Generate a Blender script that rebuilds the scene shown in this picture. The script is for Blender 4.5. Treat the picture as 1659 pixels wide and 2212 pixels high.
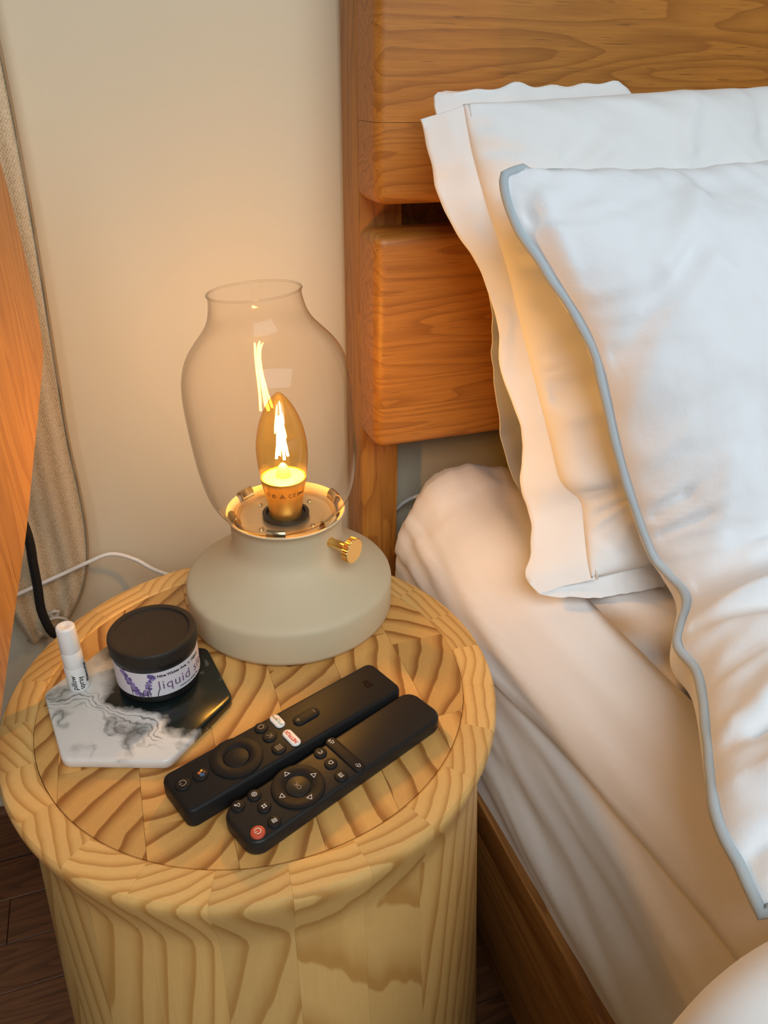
import bpy, bmesh, math, random
from mathutils import Vector, Matrix, noise
from math import sin, cos, pi, radians, sqrt, exp, atan2, hypot
random.seed(7)
S = bpy.context.scene
for o in list(bpy.data.objects): bpy.data.objects.remove(o)
COL = S.collection

# ------------------------------------------------------------------ camera
cam = bpy.data.cameras.new('camera'); co = bpy.data.objects.new('camera', cam); COL.objects.link(co)
RT = Vector((.9444, -.3288, .0066)); UP = Vector((.1561, .4659, .8709)); FW = Vector((.2895, .8215, -.4913))
m = Matrix((RT, UP, -FW)).transposed().to_4x4(); m.translation = Vector((-.0545, -.44, .8916))
co.matrix_world = m
cam.sensor_fit = 'VERTICAL'; cam.sensor_height = 36; cam.lens = 1644.15/2212*36; cam.clip_start = .01
S.camera = co
# ------------------------------------------------------------------ world, daylight, exposure
w = bpy.data.worlds.new('room_ambient'); S.world = w; w.use_nodes = True
w.node_tree.nodes['Background'].inputs[0].default_value = (1.0, .95, .90, 1)
w.node_tree.nodes['Background'].inputs[1].default_value = .03
def area(name, loc, target, sx, sy, power, color):
    l = bpy.data.lights.new(name, 'AREA'); l.shape = 'RECTANGLE'; l.size = sx; l.size_y = sy
    l.energy = power; l.color = color
    o = bpy.data.objects.new(name, l); COL.objects.link(o); o.location = loc
    o.rotation_euler = (Vector(target)-Vector(loc)).to_track_quat('-Z', 'Y').to_euler()
    return o
area('window_daylight', (.10, -1.55, 1.90), (.3, -.25, .5), 1.6, 1.2, 36, (.86, .94, .99))
vs = S.view_settings
vs.view_transform = 'Standard'; vs.look = 'None'; vs.gamma = 1; vs.use_curve_mapping = False
vs.exposure = 0.0
LAMP_EMISSION = 580

# ------------------------------------------------------------------ node helpers
class NT:
    def __init__(s, name):
        s.m = bpy.data.materials.new(name); s.m.use_nodes = True; s.t = s.m.node_tree
        for n in list(s.t.nodes): s.t.nodes.remove(n)
        s.out = s.t.nodes.new('ShaderNodeOutputMaterial')
    def n(s, typ, ins=None, **kw):
        nd = s.t.nodes.new(typ)
        for k, v in kw.items(): setattr(nd, k, v)
        for k, v in (ins or {}).items(): s.set(nd, k, v)
        return nd
    def set(s, nd, k, v):
        if isinstance(v, bpy.types.NodeSocket): s.t.links.new(v, nd.inputs[k])
        elif isinstance(v, bpy.types.Node): s.t.links.new(v.outputs[0], nd.inputs[k])
        else:
            sk = nd.inputs[k]
            if sk.type == 'RGBA' and len(v) == 3: v = (*v, 1)
            sk.default_value = v
    def math(s, op, a, b=0.0, c=None, clamp=False):
        nd = s.n('ShaderNodeMath', {0: a, 1: b}, operation=op, use_clamp=clamp)
        if c is not None: s.set(nd, 2, c)
        return nd.outputs[0]
    def ramp(s, fac, stops, interp='LINEAR'):
        nd = s.n('ShaderNodeValToRGB', {0: fac}); r = nd.color_ramp; r.interpolation = interp
        while len(r.elements) < len(stops): r.elements.new(.5)
        for e, (p, c) in zip(r.elements, stops): e.position = p; e.color = (*c, 1) if len(c) == 3 else c
        return nd.outputs[0]
    def mix(s, fac, a, b, blend='MIX'):
        nd = s.n('ShaderNodeMix', data_type='RGBA', blend_type=blend)
        s.set(nd, 0, fac); s.set(nd, 6, a); s.set(nd, 7, b); return nd.outputs[2]
    def obj(s): return s.n('ShaderNodeTexCoord').outputs['Object']
    def noise(s, vec, scale, detail=3, rough=.5, dist=0):
        return s.n('ShaderNodeTexNoise', {'Vector': vec, 'Scale': scale, 'Detail': detail, 'Roughness': rough, 'Distortion': dist}).outputs[0]
    def scale(s, vec, v): return s.n('ShaderNodeVectorMath', {0: vec, 1: v}, operation='MULTIPLY').outputs[0]
    def add(s, vec, v): return s.n('ShaderNodeVectorMath', {0: vec, 1: v}, operation='ADD').outputs[0]
    def bump(s, h, strength=.2, dist=.001): return s.n('ShaderNodeBump', {'Height': h, 'Strength': strength, 'Distance': dist}).outputs[0]
    def bsdf(s, color, rough=.5, metal=0, normal=None, **kw):
        b = s.n('ShaderNodeBsdfPrincipled', {'Base Color': color, 'Roughness': rough, 'Metallic': metal})
        if normal is not None: s.set(b, 'Normal', normal)
        for k, v in kw.items(): s.set(b, k.replace('_', ' '), v)
        s.t.links.new(b.outputs[0], s.out.inputs[0]); return s.m
def plain(name, c, rough=.5, metal=0, **kw): return NT(name).bsdf(c, rough, metal, **kw)

# ------------------------------------------------------------------ materials
def mat_wall():
    t = NT('painted_plaster'); v = t.obj()
    h = t.noise(v, 26, 5, .6)
    h2 = t.noise(v, 3, 3)
    hh = t.math('ADD', t.math('MULTIPLY', h, .3), h2)
    c = t.mix(t.noise(v, 2, 2), (.68, .595, .43), (.71, .625, .455))
    return t.bsdf(c, .75, normal=t.bump(hh, .12, .01))
def mat_pine(name, freq, center, tilt, pale, dark, warp=.012, zst=.12, rnd=.12):
    """growth rings about a near-vertical pith that differs from piece to piece"""
    t = NT(name); v = t.obj()
    r = t.n('ShaderNodeObjectInfo').outputs['Random']
    r2 = t.math('FRACT', t.math('MULTIPLY', r, 17.31)); r3 = t.math('FRACT', t.math('MULTIPLY', r, 61.7))
    off = t.n('ShaderNodeCombineXYZ', {0: t.math('MULTIPLY', r, 9.0), 1: t.math('MULTIPLY', r2, 9.0), 2: t.math('MULTIPLY', r3, 3.0)}).outputs[0]
    q = t.scale(t.add(v, off), (1, 1, zst))
    nx = t.math('MULTIPLY', t.math('SUBTRACT', t.noise(q, 16, 2, .45), .5), warp*2.4)
    ny = t.math('MULTIPLY', t.math('SUBTRACT', t.noise(t.add(q, (5, 3, 1)), 60, 2, .5), .5), warp*.3)
    sp = t.n('ShaderNodeSeparateXYZ', {0: v})
    tz = t.math('MULTIPLY', sp.outputs[2], t.math('MULTIPLY', t.math('SUBTRACT', r3, .5), tilt))
    tz2 = t.math('MULTIPLY', sp.outputs[2], t.math('MULTIPLY', t.math('SUBTRACT', r2, .5), tilt))
    x = t.math('ADD', t.math('SUBTRACT', sp.outputs[0], t.math('ADD', t.math('MULTIPLY', t.math('SUBTRACT', r, .5), rnd), center[0])), tz)
    y = t.math('ADD', t.math('SUBTRACT', sp.outputs[1], t.math('ADD', t.math('MULTIPLY', t.math('SUBTRACT', r2, .5), rnd), center[1])), tz2)
    d = t.math('SQRT', t.math('ADD', t.math('MULTIPLY', x, x), t.math('MULTIPLY', y, y)))
    d = t.math('ADD', t.math('ADD', d, nx), ny)
    f = t.math('FRACT', t.math('MULTIPLY', d, freq))
    mid = tuple(a*.55+b*.45 for a, b in zip(pale, dark))
    c = t.ramp(f, [(0, pale), (.46, pale), (.70, mid), (.86, dark), (.955, dark), (1, pale)])
    fine = t.noise(t.scale(t.add(v, off), (1, 1, .06)), 420, 3, .6)
    c = t.mix(t.math('MULTIPLY', fine, .30), c, tuple(a*.72 for a in mid))
    tone = t.math('ADD', t.math('MULTIPLY', r3, .22), .88)
    c = t.mix(1.0, c, t.n('ShaderNodeCombineColor', {0: tone, 1: tone, 2: tone}).outputs[0], 'MULTIPLY')
    h = fine
    return t.bsdf(c, .42, normal=t.bump(h, .10, .0006))
def mat_oak(name, axis, pale, dark, rough=.45):
    """straight grain along an axis with pores and soft cathedral figure"""
    t = NT(name); v0 = t.obj()
    r = t.n('ShaderNodeObjectInfo').outputs['Random']
    r2 = t.math('FRACT', t.math('MULTIPLY', r, 23.7))
    off = t.n('ShaderNodeCombineXYZ', {0: t.math('MULTIPLY', r, 4), 1: t.math('MULTIPLY', r2, 4), 2: r}).outputs[0]
    st = {'x': (.10, 1, 1), 'y': (1, .10, 1), 'z': (1, 1, .10)}[axis]
    st2 = {'x': (.035, 1, 1), 'y': (1, .035, 1), 'z': (1, 1, .035)}[axis]
    v = t.add(v0, off)
    warp = t.noise(t.scale(v, st), 22, 2, .4)
    warp2 = t.noise(t.scale(v, st), 120, 2, .5)
    f = t.math('FRACT', t.math('ADD', t.math('MULTIPLY', warp, 13), t.math('MULTIPLY', warp2, .55)))
    mid = tuple((a+b)/2 for a, b in zip(pale, dark))
    c = t.ramp(f, [(0, pale), (.4, pale), (.8, mid), (.95, tuple(a*.5+b*.5 for a, b in zip(mid, dark))), (1, pale)])
    streak = t.noise(t.scale(v, st2), 520, 3, .65)
    c = t.mix(t.ramp(streak, [(.35, (0, 0, 0)), (.75, (.55, .55, .55))]), c, dark)
    pore = t.noise(t.scale(v, {'x': (.045, 1, 1), 'y': (1, .045, 1), 'z': (1, 1, .045)}[axis]), 620, 1, .5)
    pm = t.ramp(pore, [(.68, (0, 0, 0)), (.76, (.65, .65, .65))])
    c = t.mix(pm, c, tuple(a*.55 for a in dark))
    h = t.math('SUBTRACT', t.math('MULTIPLY', streak, .4), pm)
    return t.bsdf(c, rough, normal=t.bump(h, .18, .0005))
def mat_fabric(name, c, scale=900, bump=.25, wr=.0):
    t = NT(name); v = t.obj()
    h = t.noise(v, scale, 2, .6); h2 = t.noise(v, 45, 4, .6); h3 = t.noise(t.add(v, (3, 1, 2)), 160, 3, .6)
    hh = t.math('ADD', t.math('ADD', t.math('MULTIPLY', h, .10), t.math('MULTIPLY', h2, 1.0+wr)), t.math('MULTIPLY', h3, .35))
    return t.bsdf(c, .88, normal=t.bump(hh, bump, .003), Sheen_Weight=.15)
def mat_curtain():
    t = NT('woven_linen'); v = t.obj()
    sp = t.n('ShaderNodeSeparateXYZ', {0: v})
    wx = t.math('SINE', t.math('MULTIPLY', sp.outputs[0], 2600)); wz = t.math('SINE', t.math('MULTIPLY', sp.outputs[2], 1500))
    st = t.math('SINE', t.math('MULTIPLY', sp.outputs[0], 420))
    wv = t.math('MULTIPLY', wx, wz)
    nz = t.noise(v, 600, 2, .6)
    f = t.math('ADD', t.math('ADD', t.math('MULTIPLY', wv, .22), t.math('MULTIPLY', st, .16)), nz)
    c = t.ramp(f, [(.15, (.40, .29, .165)), (.5, (.60, .46, .29)), (.9, (.74, .61, .42))])
    return t.bsdf(c, .9, normal=t.bump(f, .5, .001))
def mat_marble():
    t = NT('marbled_resin'); v = t.obj()
    wv = t.n('ShaderNodeTexNoise', {'Vector': v, 'Scale': 26, 'Detail': 4, 'Roughness': .55})
    wo = t.n('ShaderNodeVectorMath', {0: wv.outputs['Color'], 1: (.5, .5, .5)}, operation='SUBTRACT').outputs[0]
    v2 = t.add(v, t.scale(wo, (.05, .05, .05)))
    sp = t.n('ShaderNodeSeparateXYZ', {0: v2})
    # distance across the pour line of the dark resin
    dl = t.math('ADD', t.math('MULTIPLY', t.math('ADD', sp.outputs[0], .0727), .66), t.math('MULTIPLY', t.math('ADD', sp.outputs[1], .0235), .75))
    dark = t.ramp(t.math('MULTIPLY_ADD', dl, 24, .5), [(.44, (0, 0, 0)), (.60, (1, 1, 1))])
    left = t.ramp(t.math('MULTIPLY_ADD', sp.outputs[0], 10, 1.5), [(.38, (0, 0, 0)), (.52, (1, 1, 1))])
    dark = t.math('MULTIPLY', dark, left)
    swirl = t.math('FRACT', t.math('MULTIPLY', dl, 210))
    near = t.ramp(t.math('ABSOLUTE', t.math('MULTIPLY', t.math('ADD', dl, .007), 55)), [(.0, (1, 1, 1)), (.8, (0, 0, 0))])
    sw = t.math('MULTIPLY', t.math('MULTIPLY', t.ramp(swirl, [(.55, (0, 0, 0)), (.75, (1, 1, 1)), (.95, (0, 0, 0))]), near), t.ramp(t.noise(v, 30, 2), [(.38, (0, 0, 0)), (.5, (1, 1, 1))]))
    mask = t.math('MAXIMUM', dark, t.math('MULTIPLY', sw, .85))
    vein = t.noise(t.scale(v2, (1.4, .8, 1)), 17, 2, .5, .6)
    vm = t.ramp(t.math('ABSOLUTE', t.math('SUBTRACT', vein, .5)), [(0, (.85, .85, .85)), (.012, (.55, .55, .55)), (.05, (0, 0, 0))])
    vm = t.math('MULTIPLY', vm, t.ramp(t.noise(t.add(v, (1, 2, 0)), 28, 2), [(.42, (0, 0, 0)), (.58, (1, 1, 1))]))
    white = t.mix(vm, (.74, .71, .65), (.06, .075, .07))
    cloud = t.noise(v2, 40, 3)
    white = t.mix(t.math('MULTIPLY', cloud, .35), white, (.42, .40, .37))
    blk = t.mix(t.ramp(t.noise(t.scale(v2, (1.7, .6, 1)), 50, 3, .55), [(.62, (0, 0, 0)), (.80, (.6, .6, .6))]), (.006, .011, .010), (.35, .33, .28))
    return t.bsdf(t.mix(mask, white, blk), .22)
def mat_glass(name, tint, edge, refl=.05, power=1.0):
    """thin clear wall: transparent with mirror reflection that grows at grazing angles"""
    t = NT(name)
    f = t.n('ShaderNodeLayerWeight', {'Blend': .5}).outputs['Facing']
    f5 = t.math('POWER', f, 5.0)
    F = t.math('MULTIPLY_ADD', f5, .75, refl, clamp=True)
    tr = t.n('ShaderNodeBsdfTransparent', {0: t.mix(t.math('POWER', f, 4.0), tint, edge)})
    gl = t.n('ShaderNodeBsdfGlossy', {0: (1, 1, 1, 1), 'Roughness': .015})
    mx = t.n('ShaderNodeMixShader', {0: F, 1: tr.outputs[0], 2: gl.outputs[0]})
    t.t.links.new(mx.outputs[0], t.out.inputs[0]); return t.m
def mat_emit(name, c, s):
    t = NT(name); e = t.n('ShaderNodeEmission', {0: c, 1: s}); t.t.links.new(e.outputs[0], t.out.inputs[0]); return t.m
def mat_dusty(name, c, dust, scale=900, amt=.5, rough=.5, spec=.5):
    t = NT(name); v = t.obj()
    n = t.noise(v, scale, 4, .7)
    f = t.ramp(n, [(.56, (0, 0, 0)), (.72, (amt, amt, amt))])
    return t.bsdf(t.mix(f, c, dust), rough, normal=t.bump(n, .08, .0003), Specular_IOR_Level=spec)

M = dict(
    wall=mat_wall(),
    block=mat_pine('pine_end_grain', 58, (0, 0), .0, (.73, .395, .115), (.33, .125, .024), warp=.008, zst=1, rnd=.34),
    stave=mat_pine('pine_stave', 128, (.035, 0), .07, (.80, .485, .165), (.57, .285, .074), warp=.0065, zst=.09, rnd=.16),
    oak_x=mat_oak('oiled_oak_along', 'x', (.50, .20, .030), (.29, .098, .011)),
    oak_z=mat_oak('oiled_oak_upright', 'z', (.48, .205, .035), (.27, .095, .013)),
    oak_y=mat_oak('oiled_oak_rail', 'y', (.40, .18, .045), (.20, .075, .016)),
    floor=mat_oak('dark_parquet', 'x', (.20, .075, .028), (.075, .026, .010), .45),
    panel=mat_oak('honey_wood', 'z', (.55, .27, .075), (.36, .15, .035), .35),
    sheet=mat_fabric('white_sheet', (.83, .81, .79), 1200, .10),
    pillow=mat_fabric('white_cotton', (.84, .84, .83), 1000, .10),
    linen=mat_fabric('white_washed_cotton', (.83, .85, .87), 800, .16, .6),
    piping=mat_fabric('grey_piping', (.44, .50, .53), 900, .2),
    stitch=mat_fabric('seam_thread', (.62, .60, .57), 900, .1),
    curtain=mat_curtain(), marble=mat_marble(),
    hem=plain('curtain_hem', (.36, .255, .145), .9),
    lampbody=mat_dusty('beige_powder_coat', (.60, .50, .325), (.56, .46, .295), 1800, .6, .62),
    glass=mat_glass('clear_glass', (.965, .95, .93), (.40, .32, .23), .014),
    bulbglass=mat_glass('amber_glass', (1.0, .84, .50), (.85, .42, .08), .05),
    brass=plain('brass', (.86, .60, .22), .24, 1), steel=plain('spring_steel', (.80, .66, .42), .18, 1),
    goldcap=plain('gold_cap', (.74, .47, .13), .33, .8), plate=plain('holder_plate', (.72, .58, .36), .32, .8),
    socket=plain('socket_black', (.02, .018, .016), .5),
    capdisc=plain('cap_disc', (.90, .78, .50), .4),
    filament=mat_emit('glowing_filament', (1.0, .53, .12), LAMP_EMISSION),
    print_dark=plain('printed_brown', (.12, .06, .02), .6), black_ink=plain('black_ink', (.012, .011, .012), .7),
    purple_ink=plain('purple_ink', (.17, .10, .19), .7), petal=plain('lavender_petal', (.12, .085, .26), .7),
    petal2=plain('lavender_light', (.26, .19, .40), .7), leaf=plain('leaf_ink', (.045, .05, .03), .7),
    tin=plain('black_tin', (.011, .010, .010), .36), lid=mat_dusty('dusty_black_lid', (.020, .017, .014), (.15, .10, .06), 1500, .5, .55, .3),
    label=plain('white_label', (.66, .63, .66), .6),
    plastic=plain('white_plastic', (.80, .78, .74), .38), plastic2=plain('white_bottle', (.76, .75, .72), .42),
    remote=mat_dusty('matte_black_plastic', (.012, .0115, .0115), (.05, .04, .03), 2500, .25, .48, .2),
    remote2=mat_dusty('soft_black_plastic', (.016, .0145, .0135), (.06, .045, .03), 2500, .3, .42, .26),
    button=plain('rubber_black', (.009, .0085, .0085), .55, Specular_IOR_Level=.25), grey_ink=plain('grey_ink', (.30, .24, .17), .6),
    logo=plain('gloss_black', (.002, .002, .002), .2),
    white_ink=plain('white_ink', (.74, .71, .66), .6), red_key=plain('red_key', (.52, .075, .035), .5), red_ink=plain('red_ink', (.60, .03, .02), .6),
    white_key=plain('white_key', (.82, .80, .76), .4), blue=plain('blue_dot', (.02, .10, .22), .5), orange=plain('orange_dot', (.70, .16, .06), .5), yellow=plain('yellow_dot', (.75, .42, .05), .5),
    teal_ink=plain('teal_ink', (.20, .45, .48), .6), ochre_ink=plain('ochre_ink', (.38, .24, .04), .6),
    cable=plain('white_cable', (.80, .77, .72), .45), cord=mat_dusty('black_braid', (.010, .009, .009), (.09, .06, .035), 2500, .5, .6),
    ring=plain('translucent_plastic', (.62, .58, .50), .3), slab=plain('subfloor', (.03, .015, .008), .8),
    core=plain('glue_dark', (.30, .17, .07), .7),
)

# ------------------------------------------------------------------ mesh helpers
def mk(name, verts, faces, mat, parent=None, smooth=True, recalc=False, angle=None):
    me = bpy.data.meshes.new(name); me.from_pydata([tuple(v) for v in verts], [], faces)
    if recalc:
        b = bmesh.new(); b.from_mesh(me); bmesh.ops.recalc_face_normals(b, faces=b.faces); b.to_mesh(me); b.free()
    return link(name, me, mat, parent, smooth, angle)
def link(name, me, mat, parent=None, smooth=True, angle=None):
    me.materials.append(M[mat] if isinstance(mat, str) else mat)
    me.polygons.foreach_set('use_smooth', [smooth]*len(me.polygons))
    if smooth and angle: me.set_sharp_from_angle(angle=radians(angle))
    me.update()
    o = bpy.data.objects.new(name, me); COL.objects.link(o)
    if parent: o.parent = parent
    return o
def bm_obj(name, bm, mat, parent=None, smooth=True, angle=35):
    me = bpy.data.meshes.new(name); bm.to_mesh(me); bm.free(); return link(name, me, mat, parent, smooth, angle)
def tag(o, label, cat=None, group=None, kind=None):
    o['label'] = label
    if cat: o['category'] = cat
    if group: o['group'] = group
    if kind: o['kind'] = kind
    return o
def empty(name, loc=(0, 0, 0), rz=0):
    o = bpy.data.objects.new(name, None); o.empty_display_size = .02; COL.objects.link(o); o.location = loc; o.rotation_euler = (0, 0, rz); return o
def lathe(name, prof, mat, parent=None, seg=96, c=(0, 0), closed=False, angle=40, basis=None):
    V, F = [], []; n = len(prof)
    for i in range(seg):
        a = 2*pi*i/seg
        for r, z in prof: V.append((c[0]+r*cos(a), c[1]+r*sin(a), z))
    for i in range(seg):
        j = (i+1) % seg
        for k in range(n-1 if not closed else n):
            l = (k+1) % n
            F.append((i*n+k, j*n+k, j*n+l, i*n+l))
    if basis: V = [basis @ Vector(v) for v in V]
    me = bpy.data.meshes.new(name); me.from_pydata([tuple(v) for v in V], [], F)
    b = bmesh.new(); b.from_mesh(me); bmesh.ops.remove_doubles(b, verts=b.verts, dist=1e-7); bmesh.ops.recalc_face_normals(b, faces=b.faces); b.to_mesh(me); b.free()
    return link(name, me, mat, parent, True, angle)
def crom(P, n):
    P = [Vector(p) for p in P]; out = []
    L = [0]
    for a, b in zip(P, P[1:]): L.append(L[-1]+max((b-a).length, 1e-6))
    for i in range(n):
        s = L[-1]*i/(n-1); k = 0
        while k < len(P)-2 and s > L[k+1]: k += 1
        t = (s-L[k])/(L[k+1]-L[k])
        p0 = P[max(k-1, 0)]; p1 = P[k]; p2 = P[k+1]; p3 = P[min(k+2, len(P)-1)]
        out.append(.5*((2*p1)+(p2-p0)*t+(2*p0-5*p1+4*p2-p3)*t*t+(3*p1-p0-3*p2+p3)*t**3))
    return out
def tube_data(P, r, seg=10, closed=False):
    P = [Vector(p) for p in P]; V, F = [], []; n = len(P); up = Vector((0, 0, 1)); prev = None
    for i, p in enumerate(P):
        if closed: d = (P[(i+1) % n]-P[i-1]).normalized()
        else: d = (P[min(i+1, n-1)]-P[max(i-1, 0)]).normalized()
        if prev is None:
            a = d.cross(up if abs(d.z) < .9 else Vector((1, 0, 0))).normalized()
        else: a = (prev-d*prev.dot(d)).normalized()
        prev = a; b = d.cross(a)
        for k in range(seg): V.append(p+a*(r*cos(2*pi*k/seg))+b*(r*sin(2*pi*k/seg)))
    for i in range(n if closed else n-1):
        j = (i+1) % n
        for k in range(seg):
            l = (k+1) % seg; F.append((i*seg+k, i*seg+l, j*seg+l, j*seg+k))
    if not closed: F += [tuple(range(seg))[::-1], tuple((n-1)*seg+k for k in range(seg))]
    return V, F
def tube(name, P, r, mat, parent=None, seg=10, closed=False):
    return mk(name, *tube_data(P, r, seg, closed), mat, parent, True, True, 60)
def bevel_box(x0, x1, y0, y1, z0, z1, r, pick=None, seg=4):
    bm = bmesh.new(); bmesh.ops.create_cube(bm, size=1)
    for v in bm.verts: v.co = Vector(((x0+x1)/2+v.co.x*(x1-x0), (y0+y1)/2+v.co.y*(y1-y0), (z0+z1)/2+v.co.z*(z1-z0)))
    E = [e for e in bm.edges if pick is None or pick((e.verts[0].co+e.verts[1].co)/2)]
    if E: bmesh.ops.bevel(bm, geom=E, offset=r, segments=seg, profile=.5, affect='EDGES', clamp_overlap=True)
    return bm
def rrect(w, h, r, n=8):
    P = []
    for cx, cy, a0 in ((w/2-r, h/2-r, 0), (-w/2+r, h/2-r, 90), (-w/2+r, -h/2+r, 180), (w/2-r, -h/2+r, 270)):
        for i in range(n+1):
            a = radians(a0+90*i/n); P.append((cx+r*cos(a), cy+r*sin(a)))
    return P
def inset(P, d):
    n = len(P); out = []
    cx = sum(p[0] for p in P)/n; cy = sum(p[1] for p in P)/n
    for i in range(n):
        a = Vector(P[i-1]); b = Vector(P[i]); c = Vector(P[(i+1) % n])
        t = (c-a); t = t.normalized() if t.length > 0 else Vector((1, 0)); nn = Vector((-t.y, t.x))
        out.append((b.x+nn.x*d, b.y+nn.y*d))
    return out
def loft(name, rings, mat, parent=None, angle=40):
    """stack of equal-length closed outlines, capped at both ends"""
    n = len(rings[0]); V = [v for r in rings for v in r]; F = []
    for i in range(len(rings)-1):
        for k in range(n):
            l = (k+1) % n; F.append((i*n+k, i*n+l, (i+1)*n+l, (i+1)*n+k))
    F.append(tuple(range(n))[::-1]); F.append(tuple((len(rings)-1)*n+k for k in range(n)))
    return mk(name, V, F, mat, parent, True, True, angle)
def puck(name, P, z0, z1, e, mat, parent, dome=0):
    """a key: outline P, from z0 to z1 with an eased upper edge"""
    rings = [[(*p, z0) for p in P], [(*p, z1-e) for p in P], [(*p, z1-e*.3) for p in inset(P, e*.3)], [(*p, z1) for p in inset(P, e)]]
    if dome: rings.append([(p[0], p[1], z1+dome) for p in inset(P, e*3)])
    return loft(name, rings, mat, parent, 50)
def circle(r, c=(0, 0), n=40): return [(c[0]+r*cos(2*pi*i/n), c[1]+r*sin(2*pi*i/n)) for i in range(n)]
def glyphs(body, size, bold=0, shear=0, align='CENTER', spacing=1):
    cu = bpy.data.curves.new('t', 'FONT'); cu.body = body; cu.size = size; cu.align_x = align; cu.align_y = 'CENTER'
    cu.offset = bold; cu.shear = shear; cu.resolution_u = 3; cu.space_character = spacing
    ob = bpy.data.objects.new('t', cu); COL.objects.link(ob)
    bpy.context.view_layer.update()
    me = bpy.data.meshes.new_from_object(ob.evaluated_get(bpy.context.evaluated_depsgraph_get()))
    V = [v.co.copy() for v in me.vertices]; F = [tuple(p.vertices) for p in me.polygons]
    bpy.data.objects.remove(ob); bpy.data.curves.remove(cu); bpy.data.meshes.remove(me)
    return V, F
def extr(V, F, fn, h, n=None):
    """lift flat glyph polygons onto a surface through fn(x, y, height) and give them thickness"""
    n = len(V); top = [fn(v[0], v[1], h) for v in V]; bot = [fn(v[0], v[1], 0) for v in V]
    FF = [tuple(f) for f in F]+[tuple(i+n for i in reversed(f)) for f in F]
    cnt = {}
    for f in F:
        for a, b in zip(f, f[1:]+f[:1]): cnt[(a, b)] = 1
    for (a, b) in list(cnt):
        if (b, a) not in cnt: FF.append((a, b, b+n, a+n)[::-1])
    return top+bot, FF
def ribbon(P, wd, closed=False):
    """flat line of a given width"""
    P = [Vector(p) for p in P]; n = len(P); V, F = [], []
    for i, p in enumerate(P):
        a = P[i-1] if (i or closed) else p; b = P[(i+1) % n] if (i < n-1 or closed) else p
        t1 = (p-a).normalized() if (p-a).length > 0 else (b-p).normalized(); t2 = (b-p).normalized() if (b-p).length > 0 else t1
        t = (t1+t2); t = t.normalized() if t.length > 1e-6 else t1
        k = 1/max(.5, t.dot(t1)); nn = Vector((-t.y, t.x))*(wd/2*k)
        V += [tuple(p+nn), tuple(p-nn)]
    for i in range(n if closed else n-1):
        j = (i+1) % n; F.append((2*i, 2*i+1, 2*j+1, 2*j))
    return V, F
def join2(parts):
    V, F = [], []
    for v, f in parts:
        k = len(V); V += [tuple(q)[:2] for q in v]; F += [tuple(i+k for i in g) for g in f]
    return V, F
def arc(r, a0, a1, n=16, c=(0, 0)): return [(c[0]+r*cos(radians(a0+(a1-a0)*i/n)), c[1]+r*sin(radians(a0+(a1-a0)*i/n))) for i in range(n+1)]
def sm(a, b, x):
    t = min(1, max(0, (x-a)/(b-a))); return t*t*(3-2*t)
def nz(x, y, z=0.0): return noise.noise(Vector((x, y, z)))
def fbm(x, y, z=0.0, o=4): return noise.fractal(Vector((x, y, z)), 1.0, 2.0, o)

# ================================================================== SETTING
WY = .343
mk('wall_back', [(-2.2, WY, 0), (2.4, WY, 0), (2.4, WY, 2.5), (-2.2, WY, 2.5), (-2.2, WY+.1, 0), (2.4, WY+.1, 0), (2.4, WY+.1, 2.5), (-2.2, WY+.1, 2.5)],
   [(0, 1, 2, 3), (5, 4, 7, 6), (4, 0, 3, 7), (1, 5, 6, 2), (3, 2, 6, 7), (4, 5, 1, 0)], 'wall', smooth=False)
tag(bpy.data.objects['wall_back'], 'cream painted plaster wall behind the bed', kind='structure')
fl = mk('floor', [(-2.2, -3, -.014), (2.4, -3, -.014), (2.4, WY, -.014), (-2.2, WY, -.014), (-2.2, -3, -.06), (2.4, -3, -.06), (2.4, WY, -.06), (-2.2, WY, -.06)],
   [(0, 1, 2, 3), (7, 6, 5, 4), (0, 4, 5, 1), (1, 5, 6, 2), (2, 6, 7, 3), (3, 7, 4, 0)], 'slab', smooth=False)
tag(fl, 'dark brown parquet floor', kind='structure')
bb = bm_obj('baseboard_back', bevel_box(-2.2, 2.4, WY-.012, WY-.0005, .0005, .085, .003, lambda c: c.z > .08 and c.y < WY-.005, 3), 'floor'); tag(bb, 'dark wooden baseboard along the wall', kind='structure')
pw, row = .0605, 0
y = WY-.013
pm = {}
while y > -.75:
    x = -1.15-random.random()*.3
    while x < .95:
        L_ = random.choice((.30, .36, .42))
        if L_ not in pm:
            o = bm_obj('plank', bevel_box(0, L_-.0008, -pw+.0008, 0, -.0139, 0, .0006, lambda c: c.z > -.001, 1), 'floor', fl); pm[L_] = o.data
        else:
            o = bpy.data.objects.new('plank', pm[L_]); COL.objects.link(o); o.parent = fl
        o.location = (x, y, -random.random()*.0003); x += L_
    y -= pw

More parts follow.
